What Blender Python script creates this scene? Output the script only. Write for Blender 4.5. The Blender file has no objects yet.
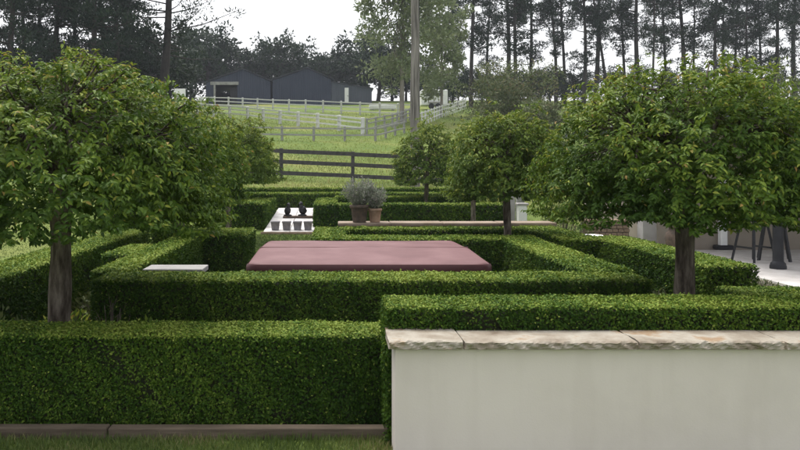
import bpy, bmesh, math, random
import numpy as np
from mathutils import Vector, Matrix

scene = bpy.context.scene
C = scene.collection
R = math.radians
# ------------------------------------------------------------------ camera
cam_d = bpy.data.cameras.new('camera'); cam = bpy.data.objects.new('camera', cam_d); C.objects.link(cam)
cam.location = (0, 0, 1.7); cam.rotation_euler = (R(90), 0, 0)
cam_d.sensor_width = 36; cam_d.lens = 34.2; cam_d.shift_x = 0.085; cam_d.shift_y = -0.0688
cam_d.clip_start = 0.05; cam_d.clip_end = 3000
scene.camera = cam
# ------------------------------------------------------------------ sky and sun (bright overcast)
SUN_EL, SUN_AZ = 66, 335          # azimuth: where the light comes from, clockwise from +Y
w = bpy.data.worlds.new('World'); scene.world = w; w.use_nodes = True
nt = w.node_tree; nt.nodes.clear()
out = nt.nodes.new('ShaderNodeOutputWorld')
sky = nt.nodes.new('ShaderNodeTexSky'); sky.sky_type = 'NISHITA'; sky.sun_disc = False
sky.sun_elevation = R(SUN_EL); sky.sun_rotation = R(SUN_AZ); sky.dust_density = 6; sky.air_density = 1.0
hsv = nt.nodes.new('ShaderNodeHueSaturation'); hsv.inputs['Saturation'].default_value = 0.25
b1 = nt.nodes.new('ShaderNodeBackground'); b1.inputs[1].default_value = 0.12
b2 = nt.nodes.new('ShaderNodeBackground'); b2.inputs[0].default_value = (0.97, 0.975, 1.0, 1); b2.inputs[1].default_value = 0.45
ad = nt.nodes.new('ShaderNodeAddShader')
nt.links.new(sky.outputs[0], hsv.inputs['Color']); nt.links.new(hsv.outputs[0], b1.inputs[0])
nt.links.new(b1.outputs[0], ad.inputs[0]); nt.links.new(b2.outputs[0], ad.inputs[1]); nt.links.new(ad.outputs[0], out.inputs[0])
sd = bpy.data.lights.new('sun', 'SUN'); sd.energy = 1.5; sd.angle = R(30); sd.color = (1, 0.96, 0.88)
so = bpy.data.objects.new('sun', sd); C.objects.link(so)
az, el = R(SUN_AZ), R(SUN_EL)
dirv = Vector((math.sin(az)*math.cos(el), math.cos(az)*math.cos(el), math.sin(el)))
so.rotation_euler = dirv.to_track_quat('Z', 'Y').to_euler(); so.location = (0, 0, 40)
vs = scene.view_settings; vs.view_transform = 'Standard'; vs.look = 'None'; vs.exposure = 0.62; vs.gamma = 1.0; vs.use_curve_mapping = False
scene.cycles.max_bounces = 6; scene.cycles.diffuse_bounces = 3; scene.cycles.transmission_bounces = 3
scene.cycles.transparent_max_bounces = 4; scene.cycles.volume_bounces = 0

# ------------------------------------------------------------------ materials
def new_mat(name):
    m = bpy.data.materials.new(name); m.use_nodes = True
    n = m.node_tree; b = n.nodes['Principled BSDF']
    return m, n, b
def N(n, t, **kw):
    x = n.nodes.new(t)
    for k, v in kw.items(): setattr(x, k, v)
    return x
def ramp(n, stops):
    r = n.nodes.new('ShaderNodeValToRGB'); e = r.color_ramp.elements
    while len(e) < len(stops): e.new(0.5)
    for el_, (p, c) in zip(e, stops): el_.position = p; el_.color = (*c, 1)
    return r
def leaf_mat(name, stops, rough=0.5, trans=0.25, spec=0.35):
    m, n, b = new_mat(name)
    a = N(n, 'ShaderNodeAttribute', attribute_name='rnd')
    r = ramp(n, stops); n.links.new(a.outputs['Fac'], r.inputs[0])
    n.links.new(r.outputs[0], b.inputs['Base Color'])
    b.inputs['Roughness'].default_value = rough; b.inputs['Specular IOR Level'].default_value = spec
    if trans > 0:
        t = N(n, 'ShaderNodeBsdfTranslucent'); mx = N(n, 'ShaderNodeMixShader'); mx.inputs[0].default_value = trans
        hs = N(n, 'ShaderNodeHueSaturation'); hs.inputs['Value'].default_value = 1.3; hs.inputs['Hue'].default_value = 0.485
        n.links.new(r.outputs[0], hs.inputs['Color']); n.links.new(hs.outputs[0], t.inputs[0])
        n.links.new(b.outputs[0], mx.inputs[1]); n.links.new(t.outputs[0], mx.inputs[2])
        n.links.new(mx.outputs[0], n.nodes['Material Output'].inputs[0])
    return m
def noise_mat(name, stops, scale=5.0, detail=6, rough=0.8, bump=0.0, bscale=None, spec=0.3, stretch=(1, 1, 1), metallic=0, bdist=0.02, rough2=None):
    m, n, b = new_mat(name)
    tc = N(n, 'ShaderNodeTexCoord'); mp = N(n, 'ShaderNodeMapping'); mp.inputs['Scale'].default_value = stretch
    n.links.new(tc.outputs['Object'], mp.inputs[0])
    no = N(n, 'ShaderNodeTexNoise'); no.inputs['Scale'].default_value = scale; no.inputs['Detail'].default_value = detail; no.inputs['Roughness'].default_value = 0.6
    n.links.new(mp.outputs[0], no.inputs[0]); r = ramp(n, stops); n.links.new(no.outputs[0], r.inputs[0])
    n.links.new(r.outputs[0], b.inputs['Base Color'])
    b.inputs['Roughness'].default_value = rough; b.inputs['Specular IOR Level'].default_value = spec; b.inputs['Metallic'].default_value = metallic
    if bump > 0:
        n2 = N(n, 'ShaderNodeTexNoise'); n2.inputs['Scale'].default_value = bscale or scale*4; n2.inputs['Detail'].default_value = 5
        n.links.new(mp.outputs[0], n2.inputs[0])
        bp = N(n, 'ShaderNodeBump'); bp.inputs['Strength'].default_value = bump; bp.inputs['Distance'].default_value = bdist
        n.links.new(n2.outputs[0], bp.inputs['Height']); n.links.new(bp.outputs[0], b.inputs['Normal'])
    return m

M = {}
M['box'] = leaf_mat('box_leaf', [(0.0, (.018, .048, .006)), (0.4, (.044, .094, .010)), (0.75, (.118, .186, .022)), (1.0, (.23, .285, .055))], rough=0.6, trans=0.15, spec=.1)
M['box_inner'] = noise_mat('hedge_twigs', [(0.3, (.012, .017, .006)), (0.7, (.03, .032, .014))], scale=30, rough=0.9, bump=.6, bscale=60)
M['std'] = leaf_mat('standard_tree_leaf', [(0.0, (.024, .058, .008)), (0.4, (.058, .112, .013)), (0.75, (.148, .215, .026)), (0.93, (.26, .285, .045)), (1.0, (.26, .165, .05))], rough=0.52, trans=0.28, spec=.14)
M['std_small'] = leaf_mat('standard_tree_leaf_olive', [(0.0, (.034, .07, .012)), (0.45, (.08, .135, .019)), (0.8, (.175, .232, .034)), (1.0, (.27, .265, .06))], rough=0.52, trans=0.28, spec=.14)
M['pine'] = leaf_mat('pine_needles', [(0.0, (.008, .02, .011)), (0.6, (.016, .034, .018)), (1.0, (.034, .055, .028))], rough=0.7, trans=0.08, spec=.15)
M['dark_leaf'] = leaf_mat('dark_evergreen_leaf', [(0.0, (.010, .023, .012)), (0.6, (.02, .04, .019)), (1.0, (.042, .066, .028))], rough=0.6, trans=0.12, spec=.2)
M['gum'] = leaf_mat('gum_leaf', [(0.0, (.10, .14, .065)), (0.6, (.18, .225, .105)), (1.0, (.27, .30, .16))], rough=0.55, trans=0.25)
M['scrub'] = leaf_mat('scrub_leaf', [(0.0, (.06, .085, .032)), (0.6, (.11, .14, .052)), (1.0, (.19, .155, .08))], rough=0.65, trans=0.15)
M['yellow_bush'] = leaf_mat('yellow_green_leaf', [(0.0, (.05, .075, .02)), (1.0, (.13, .16, .05))], rough=0.6, trans=0.2)
M['lav'] = leaf_mat('grey_foliage', [(0.0, (.16, .19, .135)), (0.7, (.29, .32, .25)), (1.0, (.42, .36, .38))], rough=0.7, trans=0.15)
M['grass'] = leaf_mat('grass_blade', [(0.0, (.05, .085, .018)), (0.6, (.10, .15, .03)), (0.9, (.17, .19, .06)), (1.0, (.26, .22, .11))], rough=0.6, trans=0.25)
M['field_grass'] = leaf_mat('field_grass_blade', [(0.0, (.11, .155, .032)), (0.5, (.205, .235, .064)), (1.0, (.36, .325, .14))], rough=0.6, trans=0.25)
M['dry'] = leaf_mat('dry_twig', [(0.0, (.10, .07, .045)), (1.0, (.25, .20, .14))], rough=0.8, trans=0.05)
M['bark'] = noise_mat('bark', [(0.36, (.04, .031, .024)), (0.5, (.10, .083, .066)), (0.64, (.19, .165, .135))], scale=22, stretch=(1, 1, .22), rough=.95, bump=1.0, bscale=55, spec=.1)
M['pine_bark'] = noise_mat('pine_bark', [(0.3, (.02, .017, .016)), (0.7, (.055, .047, .042))], scale=3, stretch=(1, 1, .3), rough=.95)
M['gum_bark'] = noise_mat('gum_bark', [(0.3, (.16, .14, .12)), (0.7, (.33, .30, .26))], scale=2, stretch=(1, 1, .3), rough=.85)
M['pole'] = noise_mat('weathered_pole', [(0.35, (.075, .068, .064)), (0.5, (.17, .155, .145)), (0.65, (.27, .25, .235))], scale=14, stretch=(1, 1, .05), rough=.9, bump=.7, bscale=30)
M['rail'] = noise_mat('dark_rail_timber', [(0.3, (.03, .028, .03)), (0.7, (.075, .07, .072))], scale=6, rough=.8)
M['white_rail'] = noise_mat('white_rail', [(0.3, (.45, .45, .44)), (0.7, (.72, .72, .71))], scale=1.5, rough=.6)
M['grey_rail'] = noise_mat('grey_rail', [(0.3, (.18, .18, .17)), (0.7, (.36, .355, .34))], scale=1.5, rough=.8)
M['sleeper'] = noise_mat('weathered_sleeper', [(0.3, (.05, .038, .026)), (0.7, (.14, .11, .08))], scale=7, stretch=(.25, 1, 1.5), rough=.9, bump=.5, bscale=18)
M['render'] = noise_mat('rendered_wall', [(0.28, (.575, .525, .485)), (0.5, (.635, .58, .54)), (0.75, (.665, .61, .57))], scale=1.6, detail=9, rough=.85, bump=.18, bscale=90, bdist=.004)
def stain_wall():
    m = M['render']; n = m.node_tree; b = n.nodes['Principled BSDF']; src = b.inputs['Base Color'].links[0].from_socket
    tc = N(n, 'ShaderNodeTexCoord'); mp = N(n, 'ShaderNodeMapping'); mp.inputs['Scale'].default_value = (3.2, 1, .35); n.links.new(tc.outputs['Object'], mp.inputs[0])
    no = N(n, 'ShaderNodeTexNoise'); no.inputs['Scale'].default_value = 2.2; no.inputs['Detail'].default_value = 8; n.links.new(mp.outputs[0], no.inputs[0])
    r = ramp(n, [(.36, (.80, .785, .76)), (.52, (1, 1, 1)), (.72, (.95, .945, .935))]); n.links.new(no.outputs[0], r.inputs[0])
    mx = N(n, 'ShaderNodeMix', data_type='RGBA', blend_type='MULTIPLY'); mx.inputs[0].default_value = .2
    n.links.new(src, mx.inputs[6]); n.links.new(r.outputs[0], mx.inputs[7]); n.links.new(mx.outputs[2], b.inputs['Base Color'])
stain_wall()
M['stone'] = noise_mat('sandstone', [(0.25, (.12, .088, .06)), (0.42, (.235, .20, .155)), (0.56, (.33, .30, .25)), (0.66, (.25, .17, .10)), (0.8, (.30, .26, .205))], scale=4, detail=10, rough=.8, bump=.6, bscale=22, bdist=.012)
M['stone_pale'] = noise_mat('pale_stone', [(0.3, (.20, .195, .185)), (0.7, (.32, .31, .30))], scale=4, rough=.8, bump=.2)
M['paving'] = noise_mat('pale_paving', [(0.36, (.38, .365, .35)), (0.52, (.60, .58, .565)), (0.7, (.70, .68, .67))], scale=4.5, rough=.75)
M['terrace'] = noise_mat('terrace_paving', [(0.3, (.44, .41, .385)), (0.7, (.58, .55, .525))], scale=3, rough=.7)
M['ledge'] = noise_mat('ledge_stone', [(0.25, (.14, .10, .07)), (0.5, (.23, .175, .13)), (0.75, (.33, .27, .215))], scale=3, rough=.85, bump=.4)
M['vinyl'] = noise_mat('maroon_vinyl', [(0.25, (.11, .05, .052)), (0.5, (.148, .073, .076)), (0.78, (.20, .112, .115))], scale=2.2, detail=10, rough=.62, bump=.12, bscale=60, spec=.2, bdist=.004)
M['vinyl_dark'] = noise_mat('maroon_vinyl_skirt', [(0.3, (.06, .018, .02)), (0.7, (.085, .028, .03))], scale=5, rough=.5)
M['cabinet'] = noise_mat('spa_cabinet', [(0.3, (.08, .045, .03)), (0.7, (.13, .075, .05))], scale=5, rough=.6)
M['terracotta'] = noise_mat('terracotta', [(0.3, (.24, .15, .10)), (0.7, (.42, .29, .21))], scale=9, rough=.9, bump=.3)
M['terra_dark'] = noise_mat('mossy_terracotta', [(0.3, (.055, .045, .038)), (0.7, (.15, .105, .08))], scale=11, rough=.9, bump=.3)
M['soil'] = noise_mat('garden_soil', [(0.3, (.02, .015, .010)), (0.7, (.05, .037, .026))], scale=14, rough=1.0, bump=.8, bscale=50, spec=0.0)
M['steel'] = noise_mat('dark_sheet_steel', [(0.3, (.022, .03, .054)), (0.7, (.034, .044, .074))], scale=.4, rough=.55)
M['steel_side'] = noise_mat('grey_sheet_steel', [(0.3, (.05, .06, .082)), (0.7, (.07, .08, .104))], scale=.4, rough=.55)
M['steel_roof'] = noise_mat('roof_sheet_steel', [(0.3, (.035, .04, .055)), (0.7, (.055, .062, .078))], scale=.4, rough=.5)
M['black'] = noise_mat('dark_interior', [(0.3, (.008, .008, .01)), (0.7, (.02, .02, .022))], scale=3, rough=.8)
M['white'] = noise_mat('white_paint', [(0.3, (.70, .70, .69)), (0.7, (.80, .80, .79))], scale=3, rough=.5)
M['charcoal'] = noise_mat('charcoal_paint', [(0.3, (.012, .012, .015)), (0.7, (.026, .026, .03))], scale=6, rough=.5)
M['grey_glaze'] = noise_mat('grey_pot', [(0.3, (.17, .16, .175)), (0.7, (.30, .285, .305))], scale=14, rough=.6)
M['house'] = noise_mat('house_wall', [(0.3, (.25, .215, .175)), (0.7, (.31, .27, .225))], scale=2, rough=.9, bump=.15)
M['grey_wall'] = noise_mat('grey_pillar', [(0.3, (.30, .285, .28)), (0.7, (.42, .40, .395))], scale=4, rough=.85)
M['brick'] = noise_mat('brown_brick', [(0.3, (.20, .14, .10)), (0.7, (.34, .25, .19))], scale=9, rough=.9)
M['mortar'] = noise_mat('mortar', [(0.3, (.22, .19, .16)), (0.7, (.30, .27, .23))], scale=20, rough=.95)
M['tyre'] = noise_mat('tyre', [(0.3, (.02, .02, .02)), (0.7, (.035, .035, .035))], scale=9, rough=.9)
M['glass'] = noise_mat('dark_glass', [(0.3, (.02, .025, .03)), (0.7, (.03, .035, .04))], scale=1, rough=.1, spec=.6)

def ground_mat():
    m, n, b = new_mat('grass_ground')
    tc = N(n, 'ShaderNodeTexCoord')
    def noise(s, d=6):
        x = N(n, 'ShaderNodeTexNoise'); x.inputs['Scale'].default_value = s; x.inputs['Detail'].default_value = d; x.inputs['Roughness'].default_value = .65
        n.links.new(tc.outputs['Object'], x.inputs[0]); return x
    a = noise(.16, 8); f = noise(9.0, 8)
    r1 = ramp(n, [(0.32, (.08, .135, .024)), (0.5, (.13, .18, .036)), (0.64, (.20, .22, .06)), (0.78, (.28, .26, .10))])
    r2 = ramp(n, [(0.25, (.55, .55, .55)), (0.75, (1.25, 1.25, 1.25))])
    n.links.new(a.outputs[0], r1.inputs[0]); n.links.new(f.outputs[0], r2.inputs[0])
    mx = N(n, 'ShaderNodeMix', data_type='RGBA', blend_type='MULTIPLY'); mx.inputs[0].default_value = 1
    n.links.new(r1.outputs[0], mx.inputs[6]); n.links.new(r2.outputs[0], mx.inputs[7])
    n.links.new(mx.outputs[2], b.inputs['Base Color'])
    b.inputs['Roughness'].default_value = .9; b.inputs['Specular IOR Level'].default_value = .15
    bp = N(n, 'ShaderNodeBump'); bp.inputs['Strength'].default_value = .8; bp.inputs['Distance'].default_value = .05
    g = noise(25, 6); n.links.new(g.outputs[0], bp.inputs['Height']); n.links.new(bp.outputs[0], b.inputs['Normal'])
    return m
M['ground'] = ground_mat()

# ------------------------------------------------------------------ helpers
def tag(o, label=None, cat=None, group=None, kind=None):
    if label: o['label'] = label
    if cat: o['category'] = cat
    if group: o['group'] = group
    if kind: o['kind'] = kind
    return o
def empty(name, loc=(0, 0, 0), label=None, cat=None, group=None, rz=0):
    o = bpy.data.objects.new(name, None); C.objects.link(o); o.location = loc; o.rotation_euler.z = rz; o.empty_display_size = .1
    return tag(o, label, cat, group)
def np_mesh(name, V, F, mat, rnd=None, smooth=False):
    """V (n,3); F (m,k) with one k."""
    V = np.asarray(V, dtype=np.float32); F = np.asarray(F, dtype=np.int32); m, k = F.shape
    me = bpy.data.meshes.new(name)
    me.vertices.add(len(V)); me.vertices.foreach_set('co', V.ravel())
    me.loops.add(m*k); me.loops.foreach_set('vertex_index', F.ravel())
    me.polygons.add(m); me.polygons.foreach_set('loop_start', np.arange(0, m*k, k, dtype=np.int32))
    if smooth: me.polygons.foreach_set('use_smooth', np.ones(m, dtype=bool))
    me.update(calc_edges=True)
    if rnd is not None:
        at = me.attributes.new('rnd', 'FLOAT', 'POINT'); at.data.foreach_set('value', np.asarray(rnd, dtype=np.float32))
    me.materials.append(M[mat] if isinstance(mat, str) else mat)
    return me
def link(name, me, parent=None, loc=(0, 0, 0), kind=None):
    o = bpy.data.objects.new(name, me); C.objects.link(o); o.parent = parent; o.location = loc
    if kind: o['kind'] = kind
    return o
def norm(a): return a / (np.linalg.norm(a, axis=1, keepdims=True) + 1e-9)

def leaf_geo(P, D, Nn, L, W, rnd, fine=False, droop=0.0, fold=0.25):
    """P base points, D direction, Nn normal, L length, W width (arrays). Returns V, F, rnd."""
    n = len(P); D = norm(D); S = norm(np.cross(D, Nn)); U = np.cross(S, D)
    L = L[:, None]; W = W[:, None]
    if not fine:
        V = np.stack([P, P + D*L*.45 + S*W*.5 + U*W*fold, P + D*L - U*L*droop, P + D*L*.45 - S*W*.5 + U*W*fold], 1).reshape(-1, 3)
        base = np.arange(n)[:, None]*4
        F = np.concatenate([base + np.array([[0, 1, 2]]), base + np.array([[0, 2, 3]])])
        return V, F, np.repeat(rnd, 4)
    d1 = -U*L*droop*.15; d2 = -U*L*droop*.45; d3 = -U*L*droop
    V = np.stack([P,
                  P + D*L*.3 + S*W*.46 + U*W*fold + d1, P + D*L*.68 + S*W*.38 + U*W*fold + d2,
                  P + D*L + d3,
                  P + D*L*.68 - S*W*.38 + U*W*fold + d2, P + D*L*.3 - S*W*.46 + U*W*fold + d1,
                  P + D*L*.5 + d2*.6], 1).reshape(-1, 3)
    base = np.arange(n)[:, None]*7
    F = np.concatenate([base + np.array([t]) for t in ([0, 1, 6], [1, 2, 6], [2, 3, 6], [3, 4, 6], [4, 5, 6], [5, 0, 6])])
    return V, F, np.repeat(rnd, 7)

def tube_geo(pts, rads, sides=8):
    pts = np.asarray(pts, float); n = len(pts)
    T = np.gradient(pts, axis=0); T = norm(T)
    ref = np.array([0, 0, 1.0]) if abs(T[0, 2]) < .8 else np.array([1.0, 0, 0])
    A = norm(np.cross(T, ref[None])); B = np.cross(T, A)
    th = np.linspace(0, 2*np.pi, sides, endpoint=False)
    V = pts[:, None] + np.asarray(rads)[:, None, None]*(np.cos(th)[None, :, None]*A[:, None] + np.sin(th)[None, :, None]*B[:, None])
    V = V.reshape(-1, 3)
    i = np.arange(n-1)[:, None]*sides; j = np.arange(sides)[None]; j2 = (j+1) % sides
    F = np.stack([i+j, i+j2, i+sides+j2, i+sides+j], -1).reshape(-1, 4)
    return V, F
def tubes_mesh(name, chains, mat, sides=6, smooth=True):
    Vs, Fs, o = [], [], 0
    for pts, rads in chains:
        V, F = tube_geo(pts, rads, sides); Vs.append(V); Fs.append(F+o); o += len(V)
    return np_mesh(name, np.concatenate(Vs), np.concatenate(Fs), mat, smooth=smooth)

def box_me(name, x0, x1, y0, y1, z0, z1, mat, bev=0.0, seg=1):
    bm = bmesh.new(); bmesh.ops.create_cube(bm, size=1)
    bmesh.ops.scale(bm, vec=(x1-x0, y1-y0, z1-z0), verts=bm.verts)
    bmesh.ops.translate(bm, vec=((x0+x1)/2, (y0+y1)/2, (z0+z1)/2), verts=bm.verts)
    if bev > 0: bmesh.ops.bevel(bm, geom=bm.edges[:], offset=bev, segments=seg, affect='EDGES', profile=.5)
    me = bpy.data.meshes.new(name); bm.to_mesh(me); bm.free(); me.materials.append(M[mat]); return me
def bar(name, a, b, wx, wz, mat, parent, bev=0.0):
    """box bar from point a to b (local), wx width, wz height, its own object."""
    a = Vector(a); b = Vector(b); d = b-a
    me = box_me(name, -wx/2, wx/2, 0, d.length, -wz/2, wz/2, mat, bev)
    o = link(name, me, parent, a)
    o.rotation_euler = d.to_track_quat('Y', 'Z').to_euler(); return o
def lathe_me(name, prof, mat, seg=28, smooth=True):
    prof = np.array(prof, float); th = np.linspace(0, 2*np.pi, seg, endpoint=False)
    V = np.stack([prof[:, None, 0]*np.cos(th), prof[:, None, 0]*np.sin(th), np.repeat(prof[:, 1:2], seg, 1)], -1).reshape(-1, 3)
    i = np.arange(len(prof)-1)[:, None]*seg; j = np.arange(seg)[None]; j2 = (j+1) % seg
    F = np.stack([i+j, i+j2, i+seg+j2, i+seg+j], -1).reshape(-1, 4)
    return np_mesh(name, V, F, mat, smooth=smooth)

def sstep(a, b, x):
    t = np.clip((x-a)/(b-a), 0, 1); return t*t*(3-2*t)
def ground(x, y):
    x = np.asarray(x, float); y = np.asarray(y, float)
    ys = 13 + 5*sstep(4.0, 6.0, x)
    z = np.where(y < 33, 1.18*np.clip((y-ys)/(33-ys), 0, 1), 0)
    far = 1.18 + .133*(np.clip(y, 33, 118)-33) + .03*(np.clip(y, 118, 190)-118)
    z = np.where(y >= 33, far, z)
    cross = -.045*np.clip(x, -14, 14)*sstep(22, 32, y)*(1-sstep(42, 60, y))
    lump = .05*np.sin(x*.31+1.3)*np.sin(y*.23)*sstep(34, 45, y)
    return z + cross + lump
def gz(x, y): return float(ground(x, y))

# ------------------------------------------------------------------ the ground
ysamp = np.concatenate([np.linspace(-80, 3, 12), np.linspace(4, 60, 113), np.linspace(61.5, 125, 43), np.linspace(135, 200, 12), np.array([260, 400, 700, 1200])])
xsamp = np.concatenate([np.array([-900, -500, -260]), np.linspace(-160, -22, 30), np.linspace(-20, 20, 81), np.linspace(22, 160, 30), np.array([260, 500, 900])])
XX, YY = np.meshgrid(xsamp, ysamp); ZZ = ground(XX, YY)
V = np.stack([XX, YY, ZZ], -1).reshape(-1, 3); nx, ny = len(xsamp), len(ysamp)
ii = (np.arange(ny-1)[:, None]*nx + np.arange(nx-1)[None]).ravel()
F = np.stack([ii, ii+1, ii+nx+1, ii+nx], 1)
g = link('ground', np_mesh('ground', V, F, 'ground', smooth=True)); tag(g, 'grass ground of the lawn and the field rising to the sheds', kind='structure')
bed = link('garden_bed', box_me('garden_bed', -3.55, 4.25, 4.87, 12.9, -.05, .006, 'soil')); tag(bed, 'dark soil of the garden beds between the hedges', kind='structure')

# ------------------------------------------------------------------ hedges
def hedge(x0, x1, y0, y1, top, label, dens, leaf, seed, base=None, group='clipped box hedges', faces=('front', 'top', 'left', 'right', 'back'), rnd_r=.022):
    rng = np.random.default_rng(seed)
    cx, cy = (x0+x1)/2, (y0+y1)/2
    zb = min(gz(a, b) for a in (x0, x1) for b in (y0, y1)) if base is None else base
    e = empty('box_hedge', (cx, cy, zb), label, 'hedge', group)
    hx, hy, h = (x1-x0)/2, (y1-y0)/2, top-zb
    pts, nrm = [], []
    def add(n, fn, nv):
        n = int(n); a, b = rng.random(n), rng.random(n); pts.append(fn(a, b)); nrm.append(np.tile(nv, (n, 1)))
    if 'front' in faces: add(dens*2*hx*h, lambda a, b: np.stack([(a*2-1)*hx, -hy+0*a, b*h], 1), (0, -1., 0))
    if 'back' in faces: add(dens*.35*2*hx*h, lambda a, b: np.stack([(a*2-1)*hx, hy+0*a, b*h], 1), (0, 1., 0))
    if 'top' in faces: add(dens*4*hx*hy, lambda a, b: np.stack([(a*2-1)*hx, (b*2-1)*hy, h+0*a], 1), (0, 0, 1.))
    if 'left' in faces: add(dens*2*hy*h*(1 if cx > .0 else .4), lambda a, b: np.stack([-hx+0*a, (a*2-1)*hy, b*h], 1), (-1., 0, 0))
    if 'right' in faces: add(dens*2*hy*h*(1 if cx < .6 else .4), lambda a, b: np.stack([hx+0*a, (a*2-1)*hy, b*h], 1), (1., 0, 0))
    P = np.concatenate(pts); Nv = np.concatenate(nrm)
    # rounded edges
    ins = np.array([hx-rnd_r, hy-rnd_r, h-rnd_r]); Q = P.copy()
    Q[:, 0] = np.clip(P[:, 0], -ins[0], ins[0]); Q[:, 1] = np.clip(P[:, 1], -ins[1], ins[1]); Q[:, 2] = np.clip(P[:, 2], -1, ins[2])
    d = norm(P-Q); P = Q + d*rnd_r; Nv = d
    # gentle unevenness of the clipping, in world coordinates
    wx, wy, wz = P[:, 0]+cx, P[:, 1]+cy, P[:, 2]+zb
    lump = .22*(.010*np.sin(wx*5.1+wy*3.7+seed) + .009*np.sin(wx*11.3-wz*9.1+1.7*seed) + .008*np.sin(wy*13.1+wz*12.3+wx*3.1) + .007*np.sin(wx*23+2*seed)*np.sin(wz*19+wy*17))
    P = P + Nv*(lump*1.3)[:, None]
    depth = rng.exponential(1, len(P))*np.where(Nv[:, 2] > .6, .010, .034) - .006
    spray = rng.random(len(P)) < .012
    depth[spray] -= rng.random(spray.sum())*.02
    P = P - Nv*depth[:, None]
    P[:, 2] = np.maximum(P[:, 2], .015)
    istop = Nv[:, 2] > .6
    # thin, twiggy places in the clipped sides, more of them low down
    thin = np.sin(wx*2.3+wy*1.9+seed*1.7)*np.sin(wz*6.1+wx*4.7+wy*3.3+seed) + .5*np.sin(wx*9.7+wy*8.3+wz*11+seed) - .5*wz
    keep = (Nv[:, 2] > .6) | (thin < .78) | (rng.random(len(P)) < .35)
    P, Nv, wx, wy, wz, istop = P[keep], Nv[keep], wx[keep], wy[keep], wz[keep], istop[keep]
    Nn = norm(Nv*1.0 + np.array([0, 0, .15]) + rng.normal(0, 1, P.shape)*np.where(istop, .30, .5)[:, None])
    D = norm(np.cross(Nn, rng.normal(0, 1, P.shape)) + Nv*np.where(istop, .1, .3)[:, None] + np.array([0, 0, .1]))
    L = leaf*(.7+.6*rng.random(len(P))); W = L*.58
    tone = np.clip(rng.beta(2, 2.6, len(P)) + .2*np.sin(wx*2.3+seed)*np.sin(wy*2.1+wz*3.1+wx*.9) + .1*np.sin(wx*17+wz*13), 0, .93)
    tone = np.where(istop, np.clip(tone+.30, 0, .96), tone*.8)          # fresh growth, plus lit tops and shaded sides put into the leaf tone
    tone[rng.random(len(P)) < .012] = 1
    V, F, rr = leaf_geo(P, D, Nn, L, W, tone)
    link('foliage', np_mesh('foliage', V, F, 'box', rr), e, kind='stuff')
    link('branches', box_me('branches', -hx+.045, hx-.045, -hy+.045, hy-.045, -.02, h-.045, 'box_inner', .03, 2), e)
    return e
hd = hedge
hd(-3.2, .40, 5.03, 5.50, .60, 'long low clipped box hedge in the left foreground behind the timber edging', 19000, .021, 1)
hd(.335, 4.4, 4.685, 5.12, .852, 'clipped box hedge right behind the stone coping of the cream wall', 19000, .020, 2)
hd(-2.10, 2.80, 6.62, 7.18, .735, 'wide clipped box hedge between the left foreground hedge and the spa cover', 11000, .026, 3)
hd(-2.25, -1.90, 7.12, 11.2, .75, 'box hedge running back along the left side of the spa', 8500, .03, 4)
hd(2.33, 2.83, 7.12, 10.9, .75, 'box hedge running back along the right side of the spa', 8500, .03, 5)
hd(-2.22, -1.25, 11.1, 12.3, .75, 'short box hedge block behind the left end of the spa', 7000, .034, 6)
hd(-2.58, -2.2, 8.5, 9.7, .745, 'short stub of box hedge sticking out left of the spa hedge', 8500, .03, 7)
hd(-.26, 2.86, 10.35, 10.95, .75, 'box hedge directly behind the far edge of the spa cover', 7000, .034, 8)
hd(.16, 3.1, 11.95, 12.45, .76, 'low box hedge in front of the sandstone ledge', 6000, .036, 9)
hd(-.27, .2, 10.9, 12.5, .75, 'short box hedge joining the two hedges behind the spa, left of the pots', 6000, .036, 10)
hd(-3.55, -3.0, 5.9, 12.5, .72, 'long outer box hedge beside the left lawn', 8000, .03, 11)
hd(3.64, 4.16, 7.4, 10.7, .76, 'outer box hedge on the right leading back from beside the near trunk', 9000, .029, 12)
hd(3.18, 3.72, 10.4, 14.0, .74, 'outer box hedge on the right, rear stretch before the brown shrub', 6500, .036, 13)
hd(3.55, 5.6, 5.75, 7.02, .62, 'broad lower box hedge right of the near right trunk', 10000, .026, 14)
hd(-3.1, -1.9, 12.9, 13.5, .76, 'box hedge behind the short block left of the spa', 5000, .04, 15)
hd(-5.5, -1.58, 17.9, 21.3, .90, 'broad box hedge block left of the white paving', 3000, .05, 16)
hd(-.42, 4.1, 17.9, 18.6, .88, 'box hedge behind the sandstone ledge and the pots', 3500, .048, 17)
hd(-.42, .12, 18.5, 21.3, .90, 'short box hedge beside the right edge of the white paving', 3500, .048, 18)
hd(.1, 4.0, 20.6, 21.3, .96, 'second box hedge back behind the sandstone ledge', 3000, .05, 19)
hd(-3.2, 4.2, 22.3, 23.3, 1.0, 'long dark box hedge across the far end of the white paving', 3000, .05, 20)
hd(-4, 4.5, 26.0, 26.7, 1.06, 'lowest far box hedge nearest the dark rail fence', 2500, .055, 21)

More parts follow.
